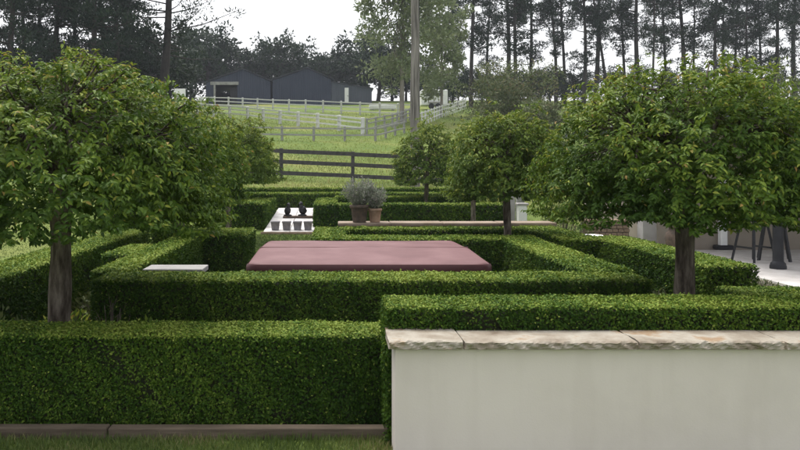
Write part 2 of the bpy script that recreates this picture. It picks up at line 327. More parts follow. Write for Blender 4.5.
# ------------------------------------------------------------------ garden wall with coping
wl = empty('garden_wall', (2.6, 4.55, 0), 'cream rendered garden wall with sandstone coping in the right foreground', 'wall')
link('wall', box_me('wall', .365-2.6, 4.9-2.6, -.15, .1, -.3, .664, 'render', .008, 2), wl)
def coping(x0, x1, y0, y1, z0, z1, seed):
    rng = random.Random(seed)
    nx_, nz_, ny_ = max(8, int((x1-x0)/.018)), 6, 10
    bm = bmesh.new()
    def nzv(p):
        return (math.sin(p[0]*31+seed)*math.sin(p[2]*90+seed*2)*.005 + math.sin(p[0]*73+p[2]*130+seed*3)*.005 + rng.uniform(-.004, .004))
    rows = {}
    # cross-section loop from the underside front, up the rough front face, over the top to the back
    sec = [(y0+.02, z0)] + [(y0, z0+(z1-z0)*t) for t in (.12, .3, .5, .7, .88)] + [(y0+.012, z1)] + [(y0+(y1-y0)*t, z1) for t in (.2, .4, .6, .8)] + [(y1, z1), (y1, z0)]
    grid = []
    for i in range(nx_+1):
        x = x0+(x1-x0)*i/nx_; col = []
        for k, (y, z) in enumerate(sec):
            dy = dz = 0
            if 1 <= k <= 6: dy = nzv((x, y, z))*(.9 if k < 6 else .6); dz = rng.uniform(-.003, .003)
            elif 6 < k < 11: dz = .0025*math.sin(x*9+y*13+seed)+rng.uniform(-.001, .001)
            dx = 0
            if i in (0, nx_) : dx = rng.uniform(0, .006)*(1 if i == 0 else -1)
            col.append(bm.verts.new((x+dx, y+dy, z+dz)))
        grid.append(col)
    for i in range(nx_):
        for k in range(len(sec)-1):
            bm.faces.new((grid[i][k], grid[i+1][k], grid[i+1][k+1], grid[i][k+1]))
        bm.faces.new((grid[i][-1], grid[i+1][-1], grid[i+1][0], grid[i][0]))
    bm.faces.new(grid[0]); bm.faces.new(list(reversed(grid[-1])))
    bmesh.ops.recalc_face_normals(bm, faces=bm.faces)
    me = bpy.data.meshes.new('coping_stone'); bm.to_mesh(me); bm.free(); me.materials.append(M['stone'])
    o = link('coping_stone', me, wl, (-2.6, -4.55, 0)); return o
cuts = [(.325, .755, 4.80, .718), (.760, 1.755, 4.675, .713), (1.761, 2.60, 4.67, .715), (2.606, 3.5, 4.675, .712), (3.506, 4.95, 4.68, .714)]
for i, (a, b, yb, zt) in enumerate(cuts): coping(a, b, 4.355, yb, .668, zt, i*1.7+.4)

# timber edging in front of the hedge: sleepers end to end
ed = empty('timber_edging', (-1.5, 4.83, 0), 'weathered timber sleeper edging at the foot of the foreground hedge', 'edging')
for a, b, dz in ((-3.9, -1.42, .003), (-1.41, .36, 0)):
    link('sleeper', box_me('sleeper', a+1.5, b+1.5, -.045, .04, -.06, .072+dz, 'sleeper', .008, 2), ed)

# ------------------------------------------------------------------ spa with its cover
sp = empty('spa_tub', (.365, 8.62, .055), 'square spa with dusty maroon vinyl cover between the hedges', 'spa')
HALF = 1.2
link('cabinet', box_me('cabinet', -HALF+.08, HALF-.08, -HALF+.08, HALF-.08, 0, .66, 'cabinet', .06, 3), sp)
def cover_half(y0, y1, seed):
    nx_, ny_ = 60, 30; rr = .12; half = HALF
    us = np.linspace(-1, 1, nx_+1); vs_ = np.linspace(0, 1, ny_+1)
    us = np.sign(us)*(1-(1-np.abs(us))**1.5); 
    Y = y0+(y1-y0)*vs_
    P = np.zeros((ny_+1, nx_+1, 3))
    for j, y in enumerate(Y):
        e_ = max(0, abs(y)-(half-rr)); hw = half-rr+math.sqrt(max(0, rr*rr-e_*e_))
        x = us*hw
        edge = np.minimum(half-np.abs(x), half-abs(y))
        z = .735 + .035*(1-abs(y)/half) + .003*np.sin(x*3.1+1)*np.cos(y*2.3) + .0015*np.sin(x*7+y*5+1)
        z = z - .03*np.exp(-np.maximum(np.minimum(half-np.abs(x), hw-np.abs(x)), 0)/.02) - (.02*np.exp(-abs(abs(y)-half)/.025))
        P[j, :, 0] = x; P[j, :, 1] = y; P[j, :, 2] = z
    n1 = nx_+1
    V = P.reshape(-1, 3); i = (np.arange(ny_)[:, None]*n1+np.arange(nx_)[None]).ravel()
    F = np.stack([i, i+1, i+n1+1, i+n1], 1)
    return np_mesh('cover_panel', V, F, 'vinyl', smooth=True)
link('cover_panel', cover_half(-HALF, -.008, 1), sp); link('cover_panel', cover_half(.008, HALF, 2.4), sp)
# skirt: rounded-square band hanging from the cover edge
def rsq(half, rr, n=10):
    pts = []
    for cx_, cy_, a0 in ((1, 1, 0), (-1, 1, 90), (-1, -1, 180), (1, -1, 270)):
        for k in range(n+1):
            a = R(a0+90*k/n); pts.append((cx_*(half-rr)+rr*math.cos(a), cy_*(half-rr)+rr*math.sin(a)))
    return np.array(pts)
ringA = rsq(HALF+.004, .12)
zs = [(.0, .722), (.012, .70), (.012, .655), (.004, .60)]
Vv = np.concatenate([np.column_stack([rsq(HALF+.002+o, .12), np.full(len(ringA), z)]) for o, z in zs]); nR = len(ringA)
i = np.arange(3)[:, None]*nR; j = np.arange(nR)[None]; j2 = (j+1) % nR
link('cover_skirt', np_mesh('cover_skirt', Vv, np.stack([i+j, i+j2, i+nR+j2, i+nR+j], -1).reshape(-1, 4), 'vinyl_dark', smooth=True), sp)
seam = link('cover_seam', box_me('cover_seam', -HALF+.02, HALF-.02, -.007, .007, .74, .7735, 'vinyl', .006, 2), sp)
for sx in (-.75, .75): link('cover_handle', box_me('cover_handle', sx-.14, sx+.14, -HALF-.03, -HALF-.016, .62, .65, 'vinyl_dark', .004), sp)
st = empty('spa_step', (-1.54, 7.5, 0), 'pale stone topped box between the left spa hedge and the spa', 'step')
link('box', box_me('box', -.26, .26, -.14, .14, 0, .69, 'cabinet', .01), st)
link('top_slab', box_me('top_slab', -.29, .29, -.17, .19, .692, .742, 'stone_pale', .008, 2), st)

# ------------------------------------------------------------------ standard trees
def standard_tree(x, y, r, zb, zt, trunk_r, twigs, per, leaf, mat, seed, label, lean=0.0, fine=False, sq=.78):
    rng = np.random.default_rng(seed); g0 = gz(x, y)
    e = empty('standard_tree', (x, y, g0), label, 'tree', 'standard trees between the hedges')
    zb -= g0; zt -= g0; hub = zb + .12
    n = 14; t = np.linspace(0, 1, n)
    tp = np.stack([.03*np.sin(t*3+seed)*t + lean*t, .02*np.sin(t*4+seed), t*(hub+.15)], 1); tp -= tp[0]
    tr = trunk_r*(1.18-.3*t) * (1+.05*np.sin(t*17+seed)); tr[0] *= 1.25; tr[-3:] *= 1.12
    V, F = tube_geo(tp, tr, 12); link('trunk', np_mesh('trunk', V, F, 'bark', smooth=True), e)
    top = tp[-1]
    chains = []
    # limbs
    nl = 11; limbs = []
    for k in range(nl):
        a = 2*np.pi*k/nl + rng.normal(0, .2); el_ = rng.uniform(.45, 1.35)
        rad = r*rng.uniform(.45, .62)
        end = top + np.array([np.cos(a)*rad*np.cos(el_)*1.2, np.sin(a)*rad*np.cos(el_)*1.2, (zt-hub)*.72*np.sin(el_)])
        mid = (top+end)/2 + np.array([0, 0, .12*r]) + rng.normal(0, .05*r, 3)
        s = np.linspace(0, 1, 7)[:, None]
        c = (1-s)**2*top + 2*s*(1-s)*mid + s*s*end
        chains.append((c, np.linspace(trunk_r*.42, trunk_r*.14, 7))); limbs.append(c)
    ph = rng.random(8)*6.28
    Ps, Ds, Ns, Ls, Ts = [], [], [], [], []
    H = zt-zb; cen = np.array([top[0]*.8, top[1], zb+.06])
    for k in range(twigs):
        a = rng.random()*2*np.pi
        u_ = rng.random(); elv = math.asin(rng.random()**.95) if u_ < .74 else (rng.uniform(-.06, .4) if u_ < .88 else -rng.random()*.14)
        lump = 1 + .05*math.sin(3*a+ph[0]) + .05*math.sin(5*a+ph[1]+3*elv) + .045*math.sin(8*elv+3*a+ph[2]) + .035*math.sin(11*a+ph[4]+9*elv)
        rr = (1-.36*rng.random()**1.7)*lump
        ca, sa, ce, se = math.cos(a), math.sin(a), math.cos(elv), math.sin(elv)
        rad = np.array([ca*ce, sa*ce, se]); outv = np.array([ca, sa, 0])
        shape = abs(ce)**sq*np.sign(ce)                       # a little squarer than an ellipse at the shoulder
        endp = cen + np.array([ca*shape*r, sa*shape*r, H*abs(se)**.9*np.sign(se)*.97])*rr
        tl = leaf*rng.uniform(2.2, 4.0); shoot = rng.random() < .012
        tw = rad*.5 + outv*.3 + rng.normal(0, .42, 3) + np.array([0, 0, -.22*(1-.9*max(se, 0))])
        if shoot: tw = rad*.9 + rng.normal(0, .35, 3) + np.array([0, 0, .35*se]); tl *= 1.25
        tw /= np.linalg.norm(tw)
        if rng.random() < .06 and se < .35: tl *= 1.3; tw = tw*.6+np.array([0, 0, -.8]); tw /= np.linalg.norm(tw)
        b = endp - tw*tl*.75; sag = np.array([0, 0, -tl*.18])
        s_ = np.linspace(0, 1, 5)[:, None]; c = b + tw*tl*s_ + sag*s_*s_
        c[:, 2] = np.maximum(c[:, 2], zb-.03+.05*math.sin(7*a+ph[5]))
        if k % 5 == 0 and se > .25 and np.linalg.norm(min(limbs, key=lambda q: np.linalg.norm(q[5]-b))[5]-b) < .42*r:
            best = min(limbs, key=lambda q: np.linalg.norm(q[5]-b)); j0 = best[4+k % 3]
            c2 = np.concatenate([j0[None], (j0*.5+b*.5-rad*.04*r)[None], c[1:]]); chains.append((c2, np.linspace(trunk_r*.12, .002, len(c2))))
        m = per; tt = (np.arange(m)+.5+rng.normal(0, .3, m))/m; tt = np.clip(tt, 0, 1); idx = tt*4; i0 = np.minimum(idx.astype(int), 3); fr = (idx-i0)[:, None]
        pos = c[i0]*(1-fr)+c[i0+1]*fr
        tan = norm(c[i0+1]-c[i0]); side = norm(np.cross(tan, np.array([.01, 0, 1.0]))) * np.where(np.arange(m) % 2 == 0, 1, -1)[:, None]
        D = norm(tan*.55 + side*.75 + np.array([0, 0, -.30]) + rng.normal(0, .28, (m, 3)))
        Nn = norm(np.array([0, 0, .55]) + rad*.8 + rng.normal(0, .36, (m, 3)))
        Ps.append(pos+rng.normal(0, .010, (m, 3))); Ds.append(D); Ns.append(Nn)
        Ls.append(leaf*(.65+.6*rng.random(m))*(1.1-.35*tt))
        tone = np.clip(rng.beta(2, 2.4, m)*.56 + .09*math.sin(a*3+elv*6+ph[3]) + .13*rng.random() + .10*(rr > .93) + .20*max(se, 0), 0, .84)  # lit crown top and shaded lower half painted into the leaf tone
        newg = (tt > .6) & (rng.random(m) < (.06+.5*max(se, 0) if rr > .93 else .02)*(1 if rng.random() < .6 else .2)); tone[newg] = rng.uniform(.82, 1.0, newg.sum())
        Ts.append(tone)
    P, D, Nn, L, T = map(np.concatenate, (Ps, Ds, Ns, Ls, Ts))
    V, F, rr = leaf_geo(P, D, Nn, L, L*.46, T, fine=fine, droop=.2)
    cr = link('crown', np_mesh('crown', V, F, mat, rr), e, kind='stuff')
    link('branches', tubes_mesh('branches', chains, 'bark', 5), e, kind='stuff')
    return e
standard_tree(-2.15, 5.95, 1.38, 1.33, 2.55, .083, 3200, 18, .048, 'std', 31, 'large standard tree with leafy dome crown in the left foreground', fine=True, sq=.95)
standard_tree(2.84, 6.15, 1.06, 1.35, 2.51, .075, 2900, 18, .046, 'std', 32, 'large standard tree with leafy dome crown in the right foreground', fine=True, sq=.7)
standard_tree(-2.24, 11.3, 1.02, 1.3, 2.72, .06, 850, 16, .075, 'std', 33, 'second standard tree from the front in the left row, behind the spa hedge')
standard_tree(2.66, 11.5, .86, 1.34, 2.62, .058, 1150, 16, .072, 'std_small', 34, 'second standard tree from the front in the right row, at the ledge')
standard_tree(-2.2, 16.2, 1.0, 1.5, 2.85, .055, 650, 15, .085, 'std_small', 35, 'third standard tree from the front in the left row')
standard_tree(3.02, 16.2, .62, 1.55, 2.7, .05, 450, 15, .085, 'std_small', 36, 'third standard tree from the front in the right row')
standard_tree(2.55, 20.6, .92, 1.4, 3.0, .06, 600, 15, .095, 'std_small', 37, 'farthest standard tree of the right row, before the pole')
standard_tree(-2.5, 20.6, 1.0, 1.45, 2.9, .06, 550, 15, .095, 'std_small', 38, 'farthest standard tree of the left row, beside the rail fence')
# ------------------------------------------------------------------ sandstone ledge and pots
lg = empty('stone_ledge', (2.0, 13.15, 0), 'low sandstone ledge wall behind the spa hedges carrying the pots', 'wall')
link('wall', box_me('wall', -1.85, 1.78, -.16, .16, 0, .74, 'ledge', .01), lg)
xs = [-1.9, -1.0, -.1, .85, 1.82]
for k in range(4): link('coping_stone', box_me('coping_stone', xs[k]+.004, xs[k+1]-.004, -.25, .25, .743, .80+.003*(k % 2), 'ledge', .015, 2), lg)
def pot(x, y, z, rt, rb, h, mat, label, seed, ph, n):
    e = empty('potted_plant', (x, y, z), label, 'potted plant')
    prof = [(0, 0), (rb, 0), (rb*1.02, .01), (rb+(rt-rb)*.75, h*.78), (rt*.97, h*.80), (rt*1.06, h*.82), (rt*1.08, h*.98), (rt*1.02, h), (rt*.92, h), (rt*.9, h*.9), (0, h*.9)]
    p = link('pot', lathe_me('pot', prof, mat), e)
    rng = np.random.default_rng(seed); chains = []; Ps = []; Ds = []
    for k in range(n):
        a = rng.random()*6.28; sp_ = rng.random()**.6
        b = np.array([math.cos(a)*rt*.6*sp_, math.sin(a)*rt*.6*sp_, h*.9])
        tip = b + np.array([math.cos(a)*sp_*rt*1.5, math.sin(a)*sp_*rt*1.5, ph*rng.uniform(.6, 1.05)*(1-.3*sp_**2)])
        s = np.linspace(0, 1, 5)[:, None]; c = b*(1-s)+tip*s + np.array([0, 0, .06])*s*(1-s)
        chains.append((c, np.linspace(.004, .0015, 5)))
        m = 22; t = rng.uniform(.15, 1, m)[:, None]; Ps.append(b*(1-t)+tip*t); D = norm(np.repeat((tip-b)[None], m, 0)); Ds.append(norm(D+rng.normal(0, .55, (m, 3))))
    P = np.concatenate(Ps); D = np.concatenate(Ds); T = rng.random(len(P))
    V, F, rr = leaf_geo(P, D, norm(rng.normal(0, 1, P.shape)), .05*(.7+.6*rng.random(len(P))), .014+0*T, T)
    link('foliage', np_mesh('foliage', V, F, 'lav', rr), e, kind='stuff'); link('stems', tubes_mesh('stems', chains, 'dry_stem', 4), e, kind='stuff')
M['dry_stem'] = noise_mat('grey_stem', [(0.3, (.12, .12, .09)), (0.7, (.2, .2, .16))], rough=.9)
pot(.47, 13.02, .803, .155, .11, .30, 'terra_dark', 'dark weathered pot of grey lavender-like plant on the left end of the ledge', 5, .50, 120)
pot(.74, 13.10, .803, .115, .085, .235, 'terracotta', 'paler small terracotta pot beside the dark one on the ledge', 6, .44, 80)

# ------------------------------------------------------------------ white paved court with grey pots and ornaments
px0, px1, py0, py1 = -1.56, -.36, 17.2, 22.1
pv = empty('paved_court', (-1, 17.75, 0)); tag(pv, 'pale paved court between the far hedge blocks', kind='structure')
z0 = gz(-1, 17.2); slope = (gz(-1, 22)-gz(-1, 17.8))/4.2
def slabp(name, x0, x1, y0, y1, h, mat, thick=.12):
    me = box_me(name, x0, x1, y0, y1, -thick, 0, mat, .006)
    for v in me.vertices: v.co.z += gz(-1, v.co.y)+h
    return link(name, me, pv, (1, -17.75, 0))
ny_ = 7; nx_ = 2
for a in range(nx_):
    for b in range(ny_):
        wx_ = (px1-px0)/nx_; wy_ = (py1-py0)/ny_
        slabp('paver', px0+a*wx_+.006, px0+(a+1)*wx_-.006, py0+b*wy_+.006, py0+(b+1)*wy_-.006, .06+.002*((a+b) % 2), 'paving')
link('riser', box_me('riser', px0-.05, px1+.05, 17.13, 17.198, z0-.05, z0+.05, 'brick'), pv, (1, -17.75, 0))
gp = None
for k, x in enumerate((-1.30, -1.04, -.79, -.55)):
    y = 17.45; lab = ['leftmost', 'second from left', 'third from left', 'rightmost'][k]
    e = empty('garden_pot', (x, y, gz(-1, y)+.062), lab+' of four squat grey pots on the front of the pale paving', 'pot', 'grey pots on the paving')
    if gp is None:
        gp = lathe_me('bowl', [(0, 0), (.105, 0), (.112, .012), (.136, .17), (.146, .172), (.148, .198), (.140, .20), (.128, .20), (.124, .165), (0, .165)], 'grey_glaze', 4, False)
        for v in gp.vertices: v.co.x, v.co.y = (v.co.x-v.co.y)*.707, (v.co.x+v.co.y)*.707
        gs = lathe_me('soil', [(0, .172), (.05, .176), (.085, .168)], 'soil', 10)
    link('bowl', gp, e); link('soil', gs, e)
# two dark seated-bird ornaments on a low dark plinth strip
pl = empty('ornament_plinth', (-.85, 19.75, gz(-1, 19.75)+.06), 'low dark strip under the two ornaments on the pale paving', 'plinth')
link('block', box_me('block', -.42, .42, -.14, .14, 0, .05, 'terra_dark', .012, 2), pl)
def ornament(x, y, lab, s, rz):
    e = empty('garden_ornament', (x, y, gz(-1, 19.75)+.112), lab, 'ornament', 'dark ornaments on the paving', rz)
    def blob(nm, loc, rad, rot=0):
        bm = bmesh.new(); bmesh.ops.create_uvsphere(bm, u_segments=16, v_segments=10, radius=1)
        bmesh.ops.scale(bm, vec=[q*s for q in rad], verts=bm.verts); bmesh.ops.rotate(bm, matrix=Matrix.Rotation(rot, 3, 'X'), verts=bm.verts)
        me = bpy.data.meshes.new(nm); bm.to_mesh(me); bm.free(); me.materials.append(M['charcoal'])
        for p in me.polygons: p.use_smooth = True
        return link(nm, me, e, [q*s for q in loc])
    blob('base', (0, 0, .018), (.11, .12, .025)); blob('body', (0, .02, .13), (.085, .13, .10), R(-28)); blob('tail', (0, .14, .09), (.045, .09, .025), R(25))
    blob('neck', (0, -.06, .22), (.042, .045, .08), R(15)); hd_ = blob('head', (0, -.085, .295), (.046, .056, .045))
    bm = bmesh.new(); bmesh.ops.create_cone(bm, cap_ends=True, segments=8, radius1=.02*s, radius2=.004*s, depth=.07*s, matrix=Matrix.Translation((0, -.075*s, -.008*s)) @ Matrix.Rotation(R(90), 4, 'X'))
    me = bpy.data.meshes.new('beak'); bm.to_mesh(me); bm.free(); me.materials.append(M['charcoal']); link('beak', me, hd_)
ornament(-1.15, 19.75, 'left dark ornament standing on the pale paving', 1.0, .3)
ornament(-.77, 19.75, 'right, slightly larger dark ornament standing on the pale paving', 1.1, -.4)

# ------------------------------------------------------------------ rail fences
def rail_fence(pts, post_h, rails, mat, spacing, pw, rw, rh, label, cap=False, group='paddock fences'):
    pts = [Vector((a, b, 0)) for a, b in pts]
    p0 = pts[0]; e = empty('rail_fence', (p0.x, p0.y, gz(p0.x, p0.y)), label, 'fence', group)
    org = Vector((p0.x, p0.y, gz(p0.x, p0.y)))
    stations = []
    for a, b in zip(pts[:-1], pts[1:]):
        n = max(1, round((b-a).length/spacing))
        for k in range(n): stations.append(a.lerp(b, k/n))
    stations.append(pts[-1])
    pm = box_me('post', -pw/2, pw/2, -pw/2, pw/2, -.2, post_h, mat, pw*.12)
    st = []
    rnd_ = random.Random(len(label))
    for s in stations:
        z = gz(s.x, s.y); o = link('post', pm, e, Vector((s.x, s.y, z))-org)
        o.rotation_euler = (rnd_.uniform(-.02, .02), rnd_.uniform(-.02, .02), math.atan2(pts[-1].y-pts[0].y, pts[-1].x-pts[0].x)); st.append(Vector((s.x, s.y, z))-org)
    for a, b in zip(st[:-1], st[1:]):
        off = (b-a).cross(Vector((0, 0, 1))).normalized()*(pw/2+rw/2+.002)
        if off.y > 0: off = -off
        for h in rails:
            j = rnd_.uniform(-.015, .015)
            bar('rail', a+off+Vector((0, 0, h+j)), b+off+Vector((0, 0, h-j)), rw, rh, mat, e)
    return e
rail_fence([(-14.6, 33.4), (13.3, 32.6)], 1.36, (.3, .78, 1.24), 'rail', 3.1, .15, .05, .17, 'dark three rail timber fence right across behind the garden')
rail_fence([(-24, 103), (-17, 99), (5, 79.5), (8.5, 76)], 1.4, (.35, .8, 1.25), 'white_rail', 2.7, .17, .06, .12, 'upper pale post and rail fence before the dark sheds')
rail_fence([(-14, 79), (-8.1, 73), (2.3, 57)], 1.25, (.45, .85, 1.15), 'white_rail', 3.2, .24, .07, .12, 'brighter white rail fence lower down the paddock')
rail_fence([(-5.5, 51), (3.0, 52.5), (5.5, 58)], 1.0, (.4, .85), 'grey_rail', 2.2, .14, .05, .11, 'low grey rail fence nearest in the paddock')
rail_fence([(2.6, 57), (5.0, 63), (8.5, 76)], 1.2, (.4, .8, 1.1), 'grey_rail', 2.4, .15, .05, .1, 'grey rail fence running up the slope left of the pole')
rail_fence([(7.3, 64), (11, 76), (16.5, 94)], 1.25, (.4, .8, 1.15), 'white_rail', 1.6, .13, .05, .08, 'pale close-posted fence right of the pole')

# ------------------------------------------------------------------ telegraph pole
tpz = gz(3.5, 32.3)
tp_ = empty('telegraph_pole', (3.53, 32.3, tpz), 'tall grey weathered timber pole behind the far standard trees', 'pole')
zz = np.linspace(-.3, 10.5, 24); 
V, F = tube_geo(np.stack([.012*np.sin(zz*1.3), .012*np.cos(zz*1.7), zz], 1), .22-.0065*zz, 16)
link('shaft', np_mesh('shaft', V, F, 'pole', smooth=True), tp_)
bar('crossarm', (-1.1, -.2, 9.7), (1.1, -.2, 9.7), .09, .11, 'pole', tp_, .005)
V, F = tube_geo(np.array([[.19, -.03, -.2], [.175, -.03, 4.5], [.15, -.02, 9.3]]), np.array([.022, .022, .022]), 8)
link('cable_pipe', np_mesh('cable_pipe', V, F, 'charcoal', smooth=True), tp_)
for sx in (-.9, 0, .9):
    link('insulator', lathe_me('insulator', [(0, 0), (.05, 0), (.06, .05), (.03, .07), (.055, .1), (.02, .14), (0, .14)], 'white', 12), tp_, (sx, -.2, 9.755))

# ------------------------------------------------------------------ sheds on the rise
def prism(name, xz, y0, y1, mat):
    bm = bmesh.new(); a = [bm.verts.new((x, y0, z)) for x, z in xz]; b = [bm.verts.new((x, y1, z)) for x, z in xz]
    bm.faces.new(a); bm.faces.new(list(reversed(b)))
    for k in range(len(xz)): bm.faces.new((a[k], b[k], b[(k+1) % len(xz)], a[(k+1) % len(xz)]))
    bmesh.ops.recalc_face_normals(bm, faces=bm.faces); me = bpy.data.meshes.new(name); bm.to_mesh(me); bm.free(); me.materials.append(M[mat]); return me
def ribbed(name, x0, x1, zlow, ztop_fn, y, mat, pitch=.3, depth=.035):
    """corrugated sheet wall facing -Y, its top following ztop_fn(x)."""
    n = int((x1-x0)/pitch*4); Vl = []
    for k in range(n+1):
        x = x0+(x1-x0)*k/n; ph = k % 4; d = -depth if ph in (1, 2) else 0
        Vl += [(x, y+d, zlow), (x, y+d, ztop_fn(x))]
    F = [[2*k, 2*k+2, 2*k+3, 2*k+1] for k in range(n)]
    return np_mesh(name, np.array(Vl), np.array(F), mat)
SY = 105.0
def shed(x0, x1, xp, zbase, eaveL, eaveR, peak, depth, label, open_bay=None, lean=None):
    e = empty('steel_shed', ((x0+x1)/2, SY, zbase), label, 'shed', 'dark steel sheds'); ox = (x0+x1)/2
    X = lambda x: x-ox
    top = lambda x: (eaveL+(peak-eaveL)*(x-X(x0))/(xp-x0) if x < X(xp) else peak+(eaveR-peak)*(x-X(xp))/(x1-xp)) - zbase
    if open_bay:
        a, b, hh = open_bay
        link('wall', ribbed('wall', X(x0), X(a), -.5, top, 0, 'steel'), e)
        link('wall', ribbed('wall', X(b), X(x1), -.5, top, 0, 'steel'), e)
        link('wall', ribbed('wall', X(a), X(b), hh, top, 0, 'steel'), e)
        link('lintel', box_me('lintel', X(a)-.6, X(b)+.2, -.14, -.045, hh-.05, hh+.38, 'grey_rail', .01), e)
        link('door_post', box_me('door_post', X(a)-.12, X(a)+.12, -.2, .1, -.3, hh-.055, 'grey_rail', .01), e)
        link('back_wall', box_me('back_wall', X(x0)+.1, X(x1)-.1, depth-.1, depth, -.3, min(eaveL, eaveR)-zbase, 'steel'), e)
        link('floor', box_me('floor', X(x0)+.1, X(x1)-.1, .05, depth-.15, -.5, .02, 'soil'), e)
        link('door', box_me('door', X(a)+3.3*.62, X(b)-.05, .5, .58, 0, hh-.4, 'charcoal', .01), e)
    else:
        link('wall', ribbed('wall', X(x0), X(x1), -.5, top, 0, 'steel'), e)
        link('back_wall', box_me('back_wall', X(x0)+.1, X(x1)-.1, depth-.1, depth, -.3, min(eaveL, eaveR)-zbase, 'steel'), e)
    link('side_wall', box_me('side_wall', X(x0), X(x0)+.08, .06, depth, -.5, eaveL-zbase-.05, 'steel'), e)
    if not lean: link('side_wall', box_me('side_wall', X(x1)-.08, X(x1), .06, depth, -.5, eaveR-zbase-.05, 'steel'), e)
    ov = .3; t = .09
    rl = [(X(x0)-ov, eaveL-zbase-.04), (X(xp), peak-zbase+.05), (X(xp), peak-zbase+.05+t), (X(x0)-ov, eaveL-zbase-.04+t)]
    rr = [(X(xp)+.005, peak-zbase+.05), (X(x1)+ov, eaveR-zbase-.04), (X(x1)+ov, eaveR-zbase-.04+t), (X(xp)+.005, peak-zbase+.05+t)]
    link('roof', prism('roof', rl, -.25, depth+.2, 'steel_roof'), e)
    link('roof', prism('roof', rr, -.25, depth+.2, 'steel_roof'), e)
    if lean:
        xe, ze = lean
        tl = lambda x: eaveR-.35+(ze-eaveR+.35)*(x-X(x1))/(xe-x1)-zbase
        link('lean_to_wall', ribbed('lean_to_wall', X(x1)+.02, X(xe), -.8, tl, .06, 'steel_side'), e)
        link('lean_to_end', box_me('lean_to_end', X(xe)-.08, X(xe), .1, depth*.8, -.8, ze-zbase-.1, 'steel_side'), e)
        link('lean_to_roof', prism('lean_to_roof', [(X(x1), eaveR-zbase-.33), (X(xe)+.25, ze-zbase-.02), (X(xe)+.25, ze-zbase+.07), (X(x1), eaveR-zbase-.24)], -.15, depth*.85, 'steel_roof'), e)
        d = link('door', box_me('door', X(1.75), X(2.3), -.06, .02, .25, 2.3, 'white', .01), e)
        link('handle', box_me('handle', X(2.15), X(2.22), -.1, -.06, 1.1, 1.25, 'charcoal'), d)
    return e
zs0 = 10.75
shed(-17.4, -8.5, -12.3, zs0, 13.75, 13.95, 15.6, 14, 'left dark steel shed with an open bay under a pale lintel', open_bay=(-16.2, -13.1, 2.75))
shed(-8.2, -.1, -3.4, zs0, 14.1, 14.2, 15.75, 18, 'right dark steel shed with a grey lean-to and a white door', lean=(5.5, 12.95))

# horse trailer half hidden behind the gum tree, and a trough
ht = empty('horse_trailer', (12.3, 92, gz(12.3, 92)), 'white horse trailer half hidden behind the pale green gum tree', 'trailer')
link('body', box_me('body', -1.6, 1.6, -.9, .9, .45, 2.35, 'white', .15, 3), ht)
for a in (-.9, .2): link('window', box_me('window', a, a+.6, -.915, -.88, 1.55, 1.95, 'glass', .01), ht)
link('fender', box_me('fender', -.8, .8, -1.05, -.905, .72, .9, 'grey_wall', .03), ht)
for a in (-.4, .4):
    wh = link('wheel', lathe_me('wheel', [(0, 0), (.2, 0), (.33, .01), (.35, .05), (.35, .16), (.33, .2), (.2, .2), (0, .2)], 'tyre', 20), ht, (a, -.92, .35)); wh.rotation_euler = (R(90), 0, 0)
bar('drawbar', (1.6, 0, .5), (2.6, 0, .45), .1, .1, 'charcoal', ht)
tr = empty('water_trough', (6.0, 90, gz(6.0, 90)), 'pale long trough in the paddock left of the pole', 'trough')
link('basin', box_me('basin', -1.6, 1.6, -.35, .35, .1, .65, 'white', .06, 2), tr); link('water', box_me('water', -1.5, 1.5, -.25, .25, .64, .655, 'glass'), tr)
for a in (-1.2, 1.2): link('foot', box_me('foot', a-.12, a+.12, -.3, .3, -.1, .1, 'grey_rail'), tr)
sg = empty('sign_board', (-11.6, 58, gz(-11.6, 58)), 'small blank white board above the left standard tree', 'board')
link('panel', box_me('panel', -.42, .42, -.03, .03, 2.8, 3.4, 'white', .01), sg)
for a in (-.3, .3): link('post', box_me('post', a-.04, a+.04, .032, .11, -.2, 3.35, 'grey_rail'), sg)

# ------------------------------------------------------------------ pavilion terrace on the right
ter = link('terrace', box_me('terrace', 6.35, 16, 10.4, 15.4, -.1, .07, 'mortar', .006)); tag(ter, 'pale paved terrace under the pavilion', kind='structure')
for k in range(10):
    o = link('edge_stone', box_me('edge_stone', 6.3+.62*k, 6.3+.62*k+.61, 10.02, 10.395, -.1, .112, 'paving', .01, 2), ter)
tpm = box_me('paver', 0, .592, 0, .592, .04, .10, 'terrace', .004)
for a in range(7):
    for b in range(8):
        o = link('paver', tpm, ter, (6.36+.6*a, 10.4+.6*b+.004, .0015*((a*7+b*5) % 4)))
link('paver', box_me('paver', 10.57, 15.9, 10.41, 15.19, .04, .10, 'terrace', .004), ter)
pvn = empty('pavilion', (9.5, 15.4, 0), 'beige walled pavilion on the right behind the tree', 'building')
link('wall', box_me('wall', -2.9, 8, 0, .25, 0, 2.5, 'house'), pvn)
link('wall', box_me('wall', -2.9, -2.66, .252, 4.5, 0, 2.5, 'house'), pvn)
link('roof', box_me('roof', -3.3, 8.5, -3.6, 4.8, 2.52, 2.68, 'steel_roof', .02), pvn)
link('beam', box_me('beam', -2.7, 8.2, -3.25, -3.1, 2.3, 2.515, 'charcoal'), pvn)
dp = link('downpipe', box_me('downpipe', -1.70, -1.56, -.16, -.02, .12, 2.5, 'white', .02, 2), pvn); link('pipe_shoe', box_me('pipe_shoe', -1.8, -1.46, -.22, -.01, .10, .19, 'charcoal', .02), dp)
link('wall_joint', box_me('wall_joint', -2.35, -2.31, -.012, -.001, .1, 2.5, 'grey_wall'), pvn)
pc = link('column', lathe_me('column', [(.125, 0), (.125, .05), (.115, .07), (.115, .09), (.088, .115), (.082, .14), (.078, 2.2)], 'charcoal', 20), pvn, (7.22-9.5, 12.3-15.4, .1))
pc2 = link('column', pc.data, pvn, (10.4-9.5, 12.3-15.4, .1))
